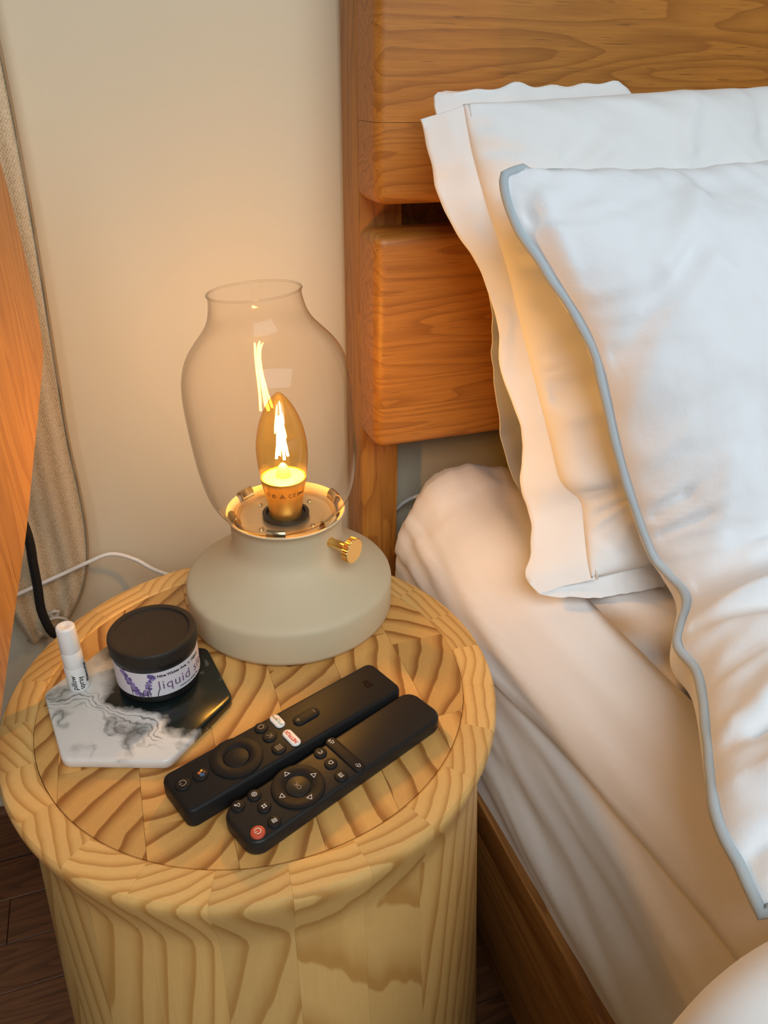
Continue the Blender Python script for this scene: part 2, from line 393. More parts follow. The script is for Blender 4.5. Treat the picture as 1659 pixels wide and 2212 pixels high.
# ================================================================== BED FRAME
XB = .172
bed = tag(empty('bed_frame', (XB, .28, 0)), 'oiled oak bed frame with slatted headboard behind the pillows', 'bed')
def bedpart(name, bm, mat): 
    for v in bm.verts: v.co -= Vector((XB, .28, 0))
    return bm_obj(name, bm, mat, bed)
bedpart('headboard_post', bevel_box(XB, .2155, .279, .333, 0, 1.30, .003, lambda c: abs(c.z-.65) < .6, 2), 'oak_z')
bedpart('headboard_post', bevel_box(1.60, 1.645, .279, .333, 0, 1.30, .003, lambda c: abs(c.z-.65) < .6, 2), 'oak_z')
X1 = 1.645; YF, YB = .2305, .2785
def hp(z0, z1, lo, hi, r=.011):
    def pick(c):
        front = c.y < YF+.001
        if abs(c.x-XB) < 1e-4 and front: return True
        if abs(c.x-X1) < 1e-4 and front: return True
        if lo and abs(c.z-z0) < 1e-4 and (front or abs(c.x-XB) < 1e-4): return True
        if hi and abs(c.z-z1) < 1e-4 and (front or abs(c.x-XB) < 1e-4): return True
        return False
    return bedpart('headboard_plank', bevel_box(XB, X1, YF, YB, z0, z1, r, pick, 5), 'oak_x')
hp(.7975, .8625, True, False); hp(.8628, .985, False, False); hp(.9853, 1.16, False, True)
hp(.5640, .6085, True, False); hp(.6088, .7735, False, True)
XR = .1925
bedpart('side_rail', bevel_box(XR, XR+.03, -1.8, .279, .268, .306, .002, None, 2), 'oak_y')
bedpart('side_rail', bevel_box(XR+.0008, XR+.0308, -1.8, .279, .125, .2676, .002, None, 2), 'oak_y')
bedpart('side_rail', bevel_box(1.60, 1.63, -1.8, .279, .125, .306, .002, None, 2), 'oak_y')
bedpart('foot_rail', bevel_box(XR, 1.63, -1.83, -1.80, .125, .306, .002, None, 2), 'oak_x')
bedpart('leg', bevel_box(XR, XR+.06, -1.83, -1.77, 0, .125, .003, None, 2), 'oak_z')
bedpart('leg', bevel_box(1.57, 1.63, -1.83, -1.77, 0, .125, .003, None, 2), 'oak_z')
bedpart('gap_shade_board', bevel_box(.2155, 1.60, .300, .320, .690, .792, .002, None, 1), 'oak_y')  # invented board behind the headboard gap, added to keep the slot dark
for k in range(9):
    yy = .12-k*.21
    bedpart('slat', bevel_box(XR+.03, 1.60, yy-.035, yy+.035, .285, .299, .002, None, 1), 'oak_x')

# ================================================================== MATTRESS with fitted sheet
def build_mattress():
    XM, ZM, Z0, R, YH = .1935, .520, .3005, .085, .264
    prof = []          # (x, z, weight_side, weight_top)
    for i in range(40): t = i/39; prof.append((XM+.008*(1-sin(pi*min(1, t*1.0)))*.6, Z0+(ZM-R-Z0)*t, 1, 0))
    for i in range(1, 22): a = pi/2*i/21; prof.append((XM+R-R*cos(a), ZM-R+R*sin(a), cos(a), sin(a)))
    for i in range(1, 75): prof.append((XM+R+.34*i/74, ZM, 0, 1))
    for i in range(1, 16): prof.append((XM+R+.34+(1.60-XM-.34-R)*i/15, ZM-(.05 if i == 15 else 0), 0, 1))
    prof.append((1.60, Z0, -1, 0))
    ys = [-1.78, -1.4, -1.0, -.75, -.6, -.5]+[-.42+i*.0042 for i in range(int((.42+YH-.05)/.0042))]
    rows = [(yv, 0.0) for yv in ys]
    for i in range(1, 15): a = pi/2*i/14; rows.append((YH-.05+.05*sin(a), .05*(1-cos(a))))
    V, F = [], []; n = len(prof)
    for yv, ins in rows:
        for x, z, ws, wt in prof:
            if x < XM+R+1e-6 and wt < .9999 and ws > 0:      # the roll of the side grows softer away from the head
                gy = sm(.12, -.25, yv); fx = 1+.75*gy
                X0 = XM+(x-XM)*fx+.055*gy*(z-Z0)/(ZM-Z0); Z1 = Z0+(z-Z0)
                if wt > 0: Z1 = (ZM-R)+(z-ZM+R)
            elif ws == 0: gy = sm(.12, -.25, yv); X0 = x+(.75*R+.055)*gy*(1-min(1, (x-XM-R)/.34)); Z1 = z
            else: X0 = x; Z1 = z
            if ws > 0 and wt > 0: X0 -= 0
            X = X0+ins*ws; Z = Z1-ins*max(0, wt)*.9
            d = 0
            if x < .62 and yv > -.5:
                u = x*cos(.35)+yv*sin(.35)
                d += .0046*nz(yv*3.2+1, (z*1.5+x)*17-yv*3.0, 3)
                d += .0028*nz(yv*6+4, (z*1.4+x)*44-yv*9.0, 8)*sm(.60, .2, x)
                d += .0013*nz(yv*11, (z+x)*95-yv*22.0, 5)*sm(.45, .2, x)
                hw = sm(.10, .24, yv)
                d += .012*sm(.16, .23, yv)*exp(-((x-.255)/.05)**2)*max(0, wt)
                d += hw*.0042*fbm(x*22+3, yv*26, z*14)
                # soft dent along the edge where the sheet is pulled tight
                d += -.005*exp(-((x-.255)/.022)**2)*sm(-.45, -.1, yv)*sm(.1, -.1, yv)
                # lifted hem near the foot side of the bedside
                d += .004*exp(-((z-.335)/.02)**2)*(1 if x < .21 else 0)*sm(.1, -.2, yv)
            V.append((X-d*max(0, ws), yv+(.3*d if yv > .2 else 0), Z+d*max(0, wt)))
    for i in range(len(rows)-1):
        for k in range(n-1): F.append((i*n+k, i*n+k+1, (i+1)*n+k+1, (i+1)*n+k))
        F.append((i*n+n-1, i*n, (i+1)*n, (i+1)*n+n-1))
    F.append(tuple(range(n))); F.append(tuple((len(rows)-1)*n+k for k in reversed(range(n))))
    o = mk('mattress', V, F, 'sheet', None, True, True)
    return tag(o, 'thick mattress under a smooth white fitted sheet', 'mattress')
build_mattress()

# ================================================================== PILLOWS
def pillow_mesh(name, Sl, Sr, nu, nv, Tf, Tb, mat, wr, edge=.15, seed=0, zmin=.5255, ymax=9, umax=.55, parent=None, folds=(), belly=0):
    """closed cushion: seam loop between Sl and Sr, puffed out front and back"""
    L = crom(Sl, nv); R = crom(Sr, nv)
    W = sum((R[k]-L[k]).length for k in range(nv))/nv
    H = sum((R[k+1]-R[k]).length for k in range(nv-1))
    us = [umax*(i/(nu*.8))**1.25 if i < nu*.8 else umax+(1-umax)*((i-nu*.8)/(nu-nu*.8)) for i in range(nu+1)]
    V, F = [], []
    nor = []
    for k in range(nv):
        a = R[max(k-8, 0)]; b = R[min(k+8, nv-1)]; t = (b-a).normalized(); nor.append(Vector((1, 0, 0)).cross(t).normalized())
    if nor[nv//2].y > 0: nor = [-q for q in nor]
    def put(u, k, side):
        p = L[k].lerp(R[k], u); v = k/(nv-1)
        # the wandering of the left seam dies out into the cushion
        d = min(u, 1-u)*W; e = min(v, 1-v)*H
        pu = sqrt(1-(1-min(1, d/edge))**2); pv = sqrt(1-(1-min(1, e/edge))**2)
        pf = pu*pv
        h = pf*(Tf if side > 0 else -Tb)
        if side > 0 and u < .75:
            g = wr
            h += g*.010*fbm(p.x*5+seed, v*H*6, seed, 3)*min(1, d/.1)
            h += g*.0100*nz(p.x*12+seed, v*H*80+5*nz(p.x*9, v*5, seed), 2+seed)*exp(-d/.026)*min(1, d/.008)
            h += g*.0050*nz(p.x*38+6*nz(p.x*3, v*6, seed), v*H*9, 7+seed)*exp(-e/.05)*min(1, e/.012)
            dg = p.x*.8+v*H*.6
            q1 = p.x*.5-v*H*.86+.02*nz(p.x*9, v*H*9, seed); q2 = p.x*.86+v*H*.5
            mk1 = max(0, nz(p.x*4+seed, v*H*4, 21)+.12); mk2 = max(0, nz(p.x*4, v*H*4+seed, 33)+.12)
            h += g*.011*mk1*max(0, 1-abs(nz(q2*5+seed, q1*15, 3))*4)*min(1, d/.05)*min(1, e/.05)
            q3 = p.x*.94+v*H*.34+.02*nz(p.x*8, v*H*8, seed+5); q4 = p.x*.34-v*H*.94
            h += g*.009*mk2*max(0, 1-abs(nz(q4*6+seed, q3*16, 9))*4)*min(1, d/.05)*min(1, e/.05)
            h += g*.0035*mk2*max(0, 1-abs(nz(q2*14, q1*40, 13+seed))*4)*min(1, d/.03)*min(1, e/.03)
            h += g*.0016*fbm(p.x*38, v*H*38, 4+seed, 3)*min(1, d/.03)
        if side > 0:
            for pts, wd, am in folds:
                best = 9; 
                for (ax, ay), (bx, by) in zip(pts, pts[1:]):
                    ex, ey = bx-ax, by-ay; tt = max(0, min(1, ((p.x-ax)*ex+(v*H-ay)*ey)/(ex*ex+ey*ey)))
                    best = min(best, hypot(p.x-ax-ex*tt, v*H-ay-ey*tt))
                if best < 3*wd: h += am*exp(-(best/wd)**2)*min(1, d/.006)
        if side < 0 and belly: p = p+Vector((-belly*sin(pi*min(1, d/.13))*sm(.50, .62, v)*sm(1.0, .90, v), 0, 0))
        q = p+nor[k]*h
        q.z = max(q.z, zmin+.0004*side); q.y = min(q.y, ymax)
        return q
    idx = {}
    for s in (1, -1):
        for k in range(nv):
            for i, u in enumerate(us):
                rim = i in (0, nu) or k in (0, nv-1)
                if s < 0 and rim: idx[(s, k, i)] = idx[(1, k, i)]; continue
                idx[(s, k, i)] = len(V); V.append(put(u, k, s))
        for k in range(nv-1):
            for i in range(nu):
                q = (idx[(s, k, i)], idx[(s, k, i+1)], idx[(s, k+1, i+1)], idx[(s, k+1, i)])
                F.append(q if s > 0 else q[::-1])
    o = mk(name, V, F, mat, parent, True, True)
    return o, L, R, [V[idx[(1, 0, i)]] for i in range(nu+1)], [V[idx[(1, nv-1, i)]] for i in range(nu+1)]
def sheet_strip(name, A, B, mat, parent, n, mcount, wave, th=.0022, seed=0, zw=0):
    """soft double strip of cloth between two edges"""
    a = crom(A, n); b = crom(B, n); V, F = [], []
    for i in range(n):
        for j in range(mcount+1):
            t = j/mcount; p = a[i].lerp(b[i], t)
            h = wave*(nz(i*.09+seed, t*1.2, seed)+.5*nz(i*.25, t*2.5, seed+3))*sm(0, .5, t)
            p = p+Vector((.25*h, -h, 0))
            if zw: p.z += (zw*nz(t*7, seed)-.014*exp(-j/1.8))*max(0, 1-3*i/n)
            V.append(p)
    m_ = mcount+1; k = len(V)
    off = Vector((.0, th, 0)); V += [v+off for v in V]
    for i in range(n-1):
        for j in range(mcount):
            q = (i*m_+j, i*m_+j+1, (i+1)*m_+j+1, (i+1)*m_+j); F.append(q); F.append(tuple(x+k for x in q[::-1]))
    bd = [i*m_ for i in range(n)]+[(n-1)*m_+j for j in range(1, m_)]+[i*m_+mcount for i in range(n-2, -1, -1)]+[j for j in range(mcount-1, 0, -1)]
    for p, q in zip(bd, bd[1:]+bd[:1]): F.append((p, q, q+k, p+k))
    return mk(name, V, F, mat, parent, True, True, 70)

# back pillow with a wide flange
seamP1 = [(.2135, .150, .878), (.2187, .140, .8457), (.2283, .130, .8104), (.2404, .115, .7709), (.2489, .100, .7301), (.2581, .085, .6877), (.2677, .060, .6351), (.2708, .040, .6055), (.2840, .030, .5905), (.2839, .020, .5743), (.2784, .0, .5512), (.2772, -.010, .5400)]
rightP1 = [(.90, .165, .908), (.90, .152, .864), (.90, .115, .77), (.90, .085, .69), (.90, .055, .62), (.90, .020, .56), (.90, -.005, .54)]
P1F = [([(.272, .24), (.33, .215), (.40, .22)], .010, -.006), ([(.275, .262), (.33, .25)], .008, .005), ([(.26, .16), (.30, .13), (.36, .12)], .010, -.004), ([(.29, .05), (.33, .02)], .012, -.004), ([(.38, .06), (.40, .01)], .010, .004), ([(.46, .06), (.47, .01)], .010, -.004)]
p1, *_ = pillow_mesh('pillow', seamP1, rightP1, 150, 130, .050, .022, 'pillow', .8, .13, 1, ymax=.226, folds=P1F)
tag(p1, 'white pillow with wide flanged edge leaning against the headboard', 'pillow')
flP1 = [(.1843, .160, .8676), (.1954, .150, .8226), (.2086, .140, .7893), (.2280, .125, .7590), (.2362, .110, .7210), (.2387, .100, .6849), (.2533, .080, .6286), (.2499, .070, .5899), (.2529, .055, .5699), (.2470, .035, .5455), (.2337, .020, .5320), (.2379, .005, .5245)]
seamIn = [Vector(p)+Vector((.004, -.002, 0)) for p in seamP1]
sheet_strip('flange', seamIn, flP1, 'pillow', p1, 120, 14, .0035, seed=2)
# stitched hem line on the flange
hm = [Vector(a).lerp(Vector(b), .45)+Vector((0, -.0016, 0)) for a, b in zip(seamIn, flP1)]
hm2 = [Vector(p)+Vector((.0035, -.0035, 0)) for p in seamP1]
tube('seam_line', crom(hm2, 160), .0008, 'stitch', p1, 6)
# underside layer of the flange, behind
bkA = [(.400, .210, .8945), (.41, .205, .872), (.40, .205, .75), (.40, .200, .655), (.40, .190, .58), (.40, .175, .545), (.40, .15, .5245)]
bkB = [(.2160, .190, .8865), (.2080, .190, .868), (.2620, .190, .745), (.2780, .188, .652), (.2863, .172, .5809), (.2951, .160, .5433), (.3045, .140, .5245)]
sheet_strip('back_flange', bkA, bkB, 'pillow', p1, 90, 40, .006, seed=5, zw=.006)
# folded lower corner of the flange resting on the sheet
cnA = [(.2379, .005, .5235), (.2450, -.002, .5235), (.2700, -.012, .5235), (.3000, -.018, .5235), (.345, -.022, .5240)]
cnB = [(.2500, .034, .5440), (.2620, .020, .5430), (.2800, .004, .5420), (.3050, -.004, .5420), (.345, -.008, .5420)]
sheet_strip('flange_corner', cnB, cnA, 'pillow', p1, 60, 12, .003, seed=9)
# front pillow with grey piping
seamP2 = [(.2130, .064, .8365), (.2062, .060, .8331), (.2106, .050, .8092), (.2282, .030, .7782), (.2608, .010, .7255), (.2856, -.010, .6431), (.3070, -.033, .5780), (.3149, -.0506, .562), (.3130, -.0785, .556), (.2760, -.1170, .5535), (.2650, -.1540, .553), (.2090, -.2350, .550), (.1990, -.2680, .546), (.1945, -.2880, .541)]
rightP2 = [(.92, .070, .818), (.92, .055, .805), (.92, .030, .775), (.92, -.005, .715), (.92, -.035, .645), (.92, -.070, .590), (.92, -.115, .560), (.92, -.17, .545), (.92, -.235, .535), (.92, -.300, .531)]
P2F = [([(.305, .332), (.352, .338), (.52, .345)], .011, .010), ([(.292, .347), (.336, .363), (.50, .385)], .010, -.010), ([(.288, .360), (.32, .385), (.46, .415)], .009, .006), ([(.31, .300), (.40, .300), (.52, .306)], .012, -.007),
       ([(.298, .236), (.318, .220)], .005, -.006), ([(.305, .253), (.330, .236)], .005, -.006), ([(.266, .146), (.273, .124), (.29, .098), (.315, .072)], .010, -.006), ([(.272, .160), (.292, .118), (.325, .080)], .012, .004),
       ([(.226, .026), (.228, .05), (.242, .085)], .006, .003), ([(.216, .03), (.219, .05)], .005, -.004), ([(.296, .08), (.335, .034)], .008, .004), ([(.40, .05), (.41, .14)], .010, -.004), ([(.36, .16), (.38, .26)], .012, -.005), ([(.34, .20), (.335, .27)], .010, .005),
       ([(.262, .42), (.31, .405)], .006, .006), ([(.250, .44), (.31, .425)], .006, -.006), ([(.235, .465), (.30, .455)], .007, .005)]
p2, L2, R2, top2, bot2 = pillow_mesh('pillow', seamP2, rightP2, 170, 170, .060, .045, 'linen', 1.0, .14, 4, folds=P2F, belly=.035)
tag(p2, 'white washed cotton pillow with grey piping in front', 'pillow')
pl = [Vector(v) for v in reversed(top2[::3])]+[Vector(v) for v in L2]+[Vector(v) for v in bot2[3::3]]
pl = crom(pl, 420)
pl = [p+Vector((-.0015, -.001, .0025)) for p in pl]
for i, p in enumerate(pl): p.x += .0012*nz(i*.21, 1.7); p.z = max(p.z, .529)
tube('piping', pl, .0033, 'piping', p2, 8)
# third pillow, far side of the bed
s3 = [(.570, .165, .898), (.515, .160, .870), (.500, .150, .80), (.515, .130, .70), (.510, .100, .60), (.490, .080, .535)]
r3 = [(1.12, .165, .905), (1.12, .160, .88), (1.12, .150, .80), (1.12, .130, .70), (1.12, .100, .60), (1.12, .080, .535)]
p3, *_ = pillow_mesh('pillow', [(x, y+.042, z) for x, y, z in s3], [(x, y+.042, z) for x, y, z in r3], 60, 60, .012, .010, 'pillow', .5, .12, 11, ymax=.228)
tag(p3, 'white pillow just peeking in at the upper right corner', 'pillow')

# ================================================================== DUVET (near corner)
def build_duvet():
    prof = []       # (x, zbase) hanging over the mattress edge
    hang = [(.104, .30), (.102, .36), (.101, .42), (.103, .48), (.110, .53), (.126, .562), (.150, .576), (.18, .582)]
    xs = crom([(x, 0, z) for x, z in hang], 40)+[Vector((.18+.75*(i/40)**1.2, 0, .584)) for i in range(1, 41)]
    T = .056; rows = []
    for i in range(19): a = pi*i/18; rows.append((-.334+.028*sin(a)*1.0, .5-.5*cos(a)))
    V, F = [], []; n = len(xs)
    ys = []
    for i in range(40): ys.append(-.334-1.0*(1-i/40)**1.6)
    grid = [(yv, 1.0) for yv in ys]+[(yy, 1-f) for yy, f in rows]+[(yv, 0.0) for yv in reversed(ys)]
    for yv, f in grid:
        for i, p in enumerate(xs):
            a = xs[max(i-1, 0)]; b = xs[min(i+1, n-1)]; t = (b-a).normalized(); nn = Vector((-t.z, 0, t.x))
            q = p-nn*(T*(1-f)); q = Vector((q.x, yv, q.z))
            puff = .012*fbm(p.x*7, yv*7, 2, 3)*(f-.2)+.010*sm(-.35, -.5, yv)*f
            q += nn*puff; q.y += .012*nz(p.x*9, 2, f)
            if q.x > .2: q.z = max(q.z, .5235)
            V.append(q)
    m_ = len(grid)
    for i in range(m_-1):
        for k in range(n-1): F.append((i*n+k, i*n+k+1, (i+1)*n+k+1, (i+1)*n+k))
    for k in range(n-1): F.append((k, (m_-1)*n+k, (m_-1)*n+k+1, k+1))
    h = m_//2
    F.append(tuple(i*n for i in range(m_))); F.append(tuple(i*n+n-1 for i in reversed(range(m_))))
    return tag(mk('duvet', V, F, 'pillow', None, True, True), 'puffy white duvet edge in the lower right corner', 'duvet')
build_duvet()

# ================================================================== SIDE TABLE
ZT = .5
tb = tag(empty('side_table', (0, 0, 0)), 'round drum side table of pine staves beside the bed', 'table')
def build_stave():
    prof = [(.1548, .470), (.1548, .4985), (.1560, .4995), (.1600, .5000), (.1745, .5000), (.1772, .4992), (.1787, .4970), (.1790, .4940), (.1784, .4890), (.1765, .4820), (.1738, .4720), (.1712, .4620), (.1694, .4540), (.1688, .4460), (.1695, .4300)]
    prof += [(.1695+(.1965-.1695)*t, .43*(1-t)) for t in [.1*i for i in range(1, 11)]]
    prof += [(.165, 0.0), (.145, .43)]
    half = radians(7.5)-.0002; ns = 6; n = len(prof); V, F = [], []
    for i in range(ns+1):
        a = -half+2*half*i/ns
        for r, z in prof: V.append((r*cos(a), r*sin(a), z))
    for i in range(ns):
        for k in range(n): l = (k+1) % n; F.append((i*n+k, (i+1)*n+k, (i+1)*n+l, i*n+l))
    F.append(tuple(range(n))); F.append(tuple(ns*n+k for k in reversed(range(n))))
    o = mk('stave', V, F, 'stave', tb, True, True, 30); return o
s0 = build_stave()
for k in range(24):
    o = s0 if k == 0 else bpy.data.objects.new('stave', s0.data)
    if k: COL.objects.link(o); o.parent = tb
    o.rotation_euler = (0, 0, radians(-94.3+7.5+15*k))
def clip(poly, ring):
    out = poly
    n = len(ring)
    for i in range(n):
        a, b = ring[i], ring[(i+1) % n]; src = out; out = []
        ins = lambda p: (b[0]-a[0])*(p[1]-a[1])-(b[1]-a[1])*(p[0]-a[0]) >= 0
        for j in range(len(src)):
            p, q = src[j-1], src[j]; ip, iq = ins(p), ins(q)
            if ip != iq:
                d1 = (b[0]-a[0])*(p[1]-a[1])-(b[1]-a[1])*(p[0]-a[0]); d2 = (b[0]-a[0])*(q[1]-a[1])-(b[1]-a[1])*(q[0]-a[0]); t = d1/(d1-d2)
                out.append((p[0]+(q[0]-p[0])*t, p[1]+(q[1]-p[1])*t))
            if iq: out.append(q)
        if not out: return []
    return out
ring = circle(.1544, n=110)
xs = [-.188, -.138, -.088, -.038, .012, .062, .112, .162]; g = .00009
for i in range(len(xs)-1):
    yy = -.19+(.03 if i % 2 else 0)
    while yy < .17:
        h = random.choice((.085, .10, .115))
        P = clip([(xs[i]+g, yy+g), (xs[i+1]-g, yy+g), (xs[i+1]-g, yy+h-g), (xs[i]+g, yy+h-g)], ring)
        yy += h
        if len(P) < 3: continue
        A = abs(sum(P[j-1][0]*P[j][1]-P[j][0]*P[j-1][1] for j in range(len(P))))/2
        if A < 2e-5: continue
        n = len(P); zt = .4987+random.random()*.0003
        V = [(*p, zt) for p in P]+[(*p, .476) for p in P]
        F = [tuple(range(n)), tuple(range(2*n-1, n-1, -1))]+[(j, (j+1) % n, n+(j+1) % n, n+j)[::-1] for j in range(n)]
        mk('top_block', V, F, 'block', tb, False, True)
lathe('core_disc', [(0, .4755), (.1543, .4755), (.1543, .466), (0, .466)], 'core', tb, 48)

# ================================================================== TABLE LAMP
LX, LY = .0483, .0898
lamp = tag(empty('table_lamp', (LX, LY, ZT)), 'lit glass lantern style table lamp with beige base and gold knob', 'lamp')
lathe('base', [(0, .0), (.078, .0), (.0815, .0006), (.0848, .0028), (.0857, .006), (.0856, .0285), (.0850, .0312), (.0835, .0333), (.0800, .0352),
               (.0700, .0415), (.0610, .0478), (.0540, .0535), (.0490, .0585), (.0462, .0630), (.0450, .0680), (.0446, .0740), (.0446, .0850), (.0452, .0888), (.0466, .0910), (.0476, .0920), (.0478, .0930), (.0470, .0938), (.0455, .0930), (.0440, .0912), (.0432, .088), (.0430, .0800), (0, .0795)], 'lampbody', lamp, 128, angle=50)
lathe('holder_plate', [(0, .0845), (.0140, .0845), (.0142, .0868), (.0165, .0870), (.0345, .0870), (.0365, .0876), (.0378, .0900), (.0392, .0912), (.0404, .0905), (.0408, .0860), (.0408, .0800), (0, .0800)], 'plate', lamp, 96)
lathe('socket', [(0, .0850), (.0185, .0878), (.0188, .0900), (.0160, .0905), (.0150, .0880), (0, .0870)], 'socket', lamp, 48)
for k in range(6):                      # spring clips that grip the glass
    a = radians(k*60+8); R_ = Matrix.Rotation(a, 4, 'Z')
    P = [(.0390, .0860), (.0396, .0920), (.0408, .0965), (.0430, .0985), (.0452, .0975), (.0462, .0950), (.0466, .0920)]
    V, F = [], []
    for (r, z) in P:
        for s in (-1, -.5, 0, .5, 1): V.append(R_ @ Vector((r*cos(s*.16), r*sin(s*.16), z)))
    nV = len(V)
    for (r, z) in P:
        for s in (-1, -.5, 0, .5, 1): V.append(R_ @ Vector(((r-.0006)*cos(s*.16), (r-.0006)*sin(s*.16), z-.0006)))
    for i in range(len(P)-1):
        for j in range(4):
            q = (i*5+j, i*5+j+1, (i+1)*5+j+1, (i+1)*5+j); F += [q, tuple(x+nV for x in q[::-1])]
    bd = [i*5 for i in range(7)]+[30+j for j in range(1, 5)]+[i*5+4 for i in range(5, -1, -1)]+[3, 2, 1]
    for p, q in zip(bd, bd[1:]+bd[:1]): F.append((p, q, q+nV, p+nV))
    mk('spring_clip', V, F, 'steel', lamp, True, True, 60)
for a in (35, 125, 215, 305):
    lathe('screw', [(0, .0886), (.0014, .0884), (.0021, .0877), (.0022, .0868)], 'steel', lamp, 16, (.0285*cos(radians(a)), .0285*sin(radians(a))))
# knob on the neck
kd = Vector((.60, -.80, 0)).normalized(); B = Matrix.Translation(kd*.0440+Vector((0, 0, .0770))) @ kd.to_track_quat('Z', 'Y').to_matrix().to_4x4()
kn = lathe('knob_stem', [(0, 0), (.0041, 0), (.0041, .0010), (.0036, .0012), (.0038, .0190), (0, .0190)], 'brass', lamp, 40, basis=B)
V, F = [], []; ng = 120
pr_ = [(0, .0185), (.0096, .0185), (.0104, .0191), (.0104, .0235), (.0098, .0241), (0, .0241)]
for i in range(ng):
    a = 2*pi*i/ng
    for r, z in pr_: V.append(B @ Vector(((r-(.0005 if (i//2) % 2 and r > .010 else 0))*cos(a), (r-(.0005 if (i//2) % 2 and r > .010 else 0))*sin(a), z)))
for i in range(ng):
    j = (i+1) % ng
    for k in range(5): F.append((i*6+k, j*6+k, j*6+k+1, i*6+k+1))
mk('knob', V, F, 'brass', lamp, True, True, 25)
# glass shade, seated slightly askew in its clips
gp = [(.0395, .0905), (.0420, .0915), (.0462, .0950), (.0505, .1000), (.0548, .1075), (.0580, .1170), (.0602, .1290), (.0617, .1430), (.0626, .1600), (.0630, .1780), (.0628, .1920), (.0618, .2030), (.0598, .2120), (.0566, .2200), (.0525, .2265), (.0475, .2325), (.0425, .2380), (.0385, .2430), (.0358, .2480), (.0342, .2530), (.0332, .2580), (.0327, .2620), (.0330, .2650)]
gp = [(p.x, p.z) for p in crom([(r, 0, z) for r, z in gp], 70)]
tl = Vector((-.8, .50, 0)); TM = Matrix.Translation((0, 0, .0905)) @ Matrix.Rotation(radians(4.2), 4, Vector((0, 0, 1)).cross(tl)) @ Matrix.Translation((0, 0, -.0905))
lathe('glass_shade', gp, 'glass', lamp, 128, basis=TM)
rm = tube('glass_rim', [TM @ Vector((.0331*cos(2*pi*i/96), .0331*sin(2*pi*i/96), .2654)) for i in range(96)], .0008, 'glass', lamp, 8, True)
# light bulb
bz = [(.0172, .1215), (.0185, .1270), (.0194, .1340), (.0198, .1420), (.0196, .1500), (.0186, .1570), (.0168, .1650), (.0144, .1720), (.0116, .1780), (.0086, .1830), (.0056, .1872), (.0028, .1902), (.0010, .1914), (0, .1917)]
bz = [(max(0, p.x), p.z) for p in crom([(r, 0, z) for r, z in bz], 40)]
bulb = lathe('light_bulb', bz, 'bulbglass', lamp, 64)
lathe('bulb_cap', [(.0128, .0870), (.0131, .0920), (.0146, .1020), (.0164, .1120), (.0176, .1185), (.0181, .1215), (.0180, .1222), (.0172, .1222), (.0168, .1212), (.0, .1208)], 'goldcap', bulb, 64)
lathe('inner_disc', [(.0166, .1215), (.0120, .1222), (.0060, .1226), (.0040, .1300), (.0018, .1330), (0, .1332)], 'capdisc', bulb, 48)
for k, (dx, dy) in enumerate(((.0030, .0008), (-.0030, -.0006), (.0004, -.0030), (-.0006, .0030))):
    tube('filament', [(dx*1.6, dy*1.6, .1385), (dx, dy, .1500), (dx*.45, dy*.45, .1720)], .00095, 'filament', bulb, 8)
tube('support_wire', [(.0012, 0, .1325), (.0016, .0004, .1400), (.0006, .0002, .1730), (-.0006, 0, .1735), (-.0012, -.0004, .1400), (-.0008, 0, .1325)], .0003, 'steel', bulb, 6)
# marks printed round the cap
def on_cap(a0, z0):
    sl = (.0164-.0146)/.010
    def fn(x, y, h):
        z = z0+y; r = .0164+(z-.1120)*sl+.00006+h; a = a0+x/.0164; return Vector((r*cos(a), r*sin(a), z))
    return fn
camang = atan2(-.44-LY, -.0545-LX)
def capmark(V, F, ang): return extr(V, F, on_cap(camang+radians(ang), .1122), .00008)
parts = [capmark(*glyphs('CE', .0048, .0, spacing=1.25), 20)]
parts.append(capmark(*join2([ribbon([(-.002, -.0014), (.002, -.0014), (0, .0020)], .0004, True), ribbon(arc(.0006, 0, 360), .0003)]), -6))
parts.append(capmark(*join2([ribbon(arc(.0016, 0, 350, 24), .00035), ribbon(arc(.0008, 30, 300, 14), .0005)]), -30))
parts.append(capmark(*join2([ribbon(arc(.0014, 0, 350, 24), .0003)]), -50))
parts.append(capmark(*glyphs('IKEA', .0024, .00008), 50))
parts.append(capmark(*join2([ribbon(rrect(.0076, .0028, .0008), .0003, True)]), 50))
V, F = [], []
for v, f in parts: k = len(V); V += v; F += [tuple(i+k for i in q) for q in f]
mk('lettering', V, F, 'print_dark', bulb, False)
# power cord of the lamp, behind the table
cpts = [(.0, .172, .5035), (-.010, .185, .497), (-.022, .215, .468), (-.035, .25, .440), (-.060, .285, .433), (-.078, .300, .441), (-.101, .300, .453), (-.125, .300, .4475), (-.150, .300, .439), (-.178, .298, .431), (-.215, .295, .420), (-.26, .30, .40), (-.32, .305, .36), (-.36, .31, .2), (-.37, .31, .01)]
cpts = [(.028, .160, .5032), (.012, .172, .5032)]+cpts[1:]
tube('power_cord', [(p.x-LX, p.y-LY, p.z-ZT) for p in crom(cpts, 140)], .0022, 'cable', lamp, 10)

# ================================================================== COASTER
hexa = [(-.1478, .0304), (-.1343, -.0401), (-.0689, -.0637), (-.0195, -.0173), (-.0295, .0442), (-.1027, .0726)]
def roundpoly(P, r, n=5):
    out = []
    for i in range(len(P)):
        a, b, c = Vector(P[i-1]), Vector(P[i]), Vector(P[(i+1) % len(P)])
        p, q = b+(a-b).normalized()*r, b+(c-b).normalized()*r
        for k in range(n+1): t = k/n; out.append(tuple(p*(1-t)**2+b*2*t*(1-t)+q*t*t))
    return out
HX = roundpoly(hexa, .005)
co_ = loft('coaster', [[(*p, .5) for p in inset(HX, .0006)], [(*p, .5008) for p in HX], [(*p, .5050) for p in HX], [(*p, .5063) for p in inset(HX, .0004)], [(*p, .5070) for p in inset(HX, .0014)]], 'marble', None, 50)
tag(co_, 'hexagonal black and white marbled coaster on the side table', 'coaster')

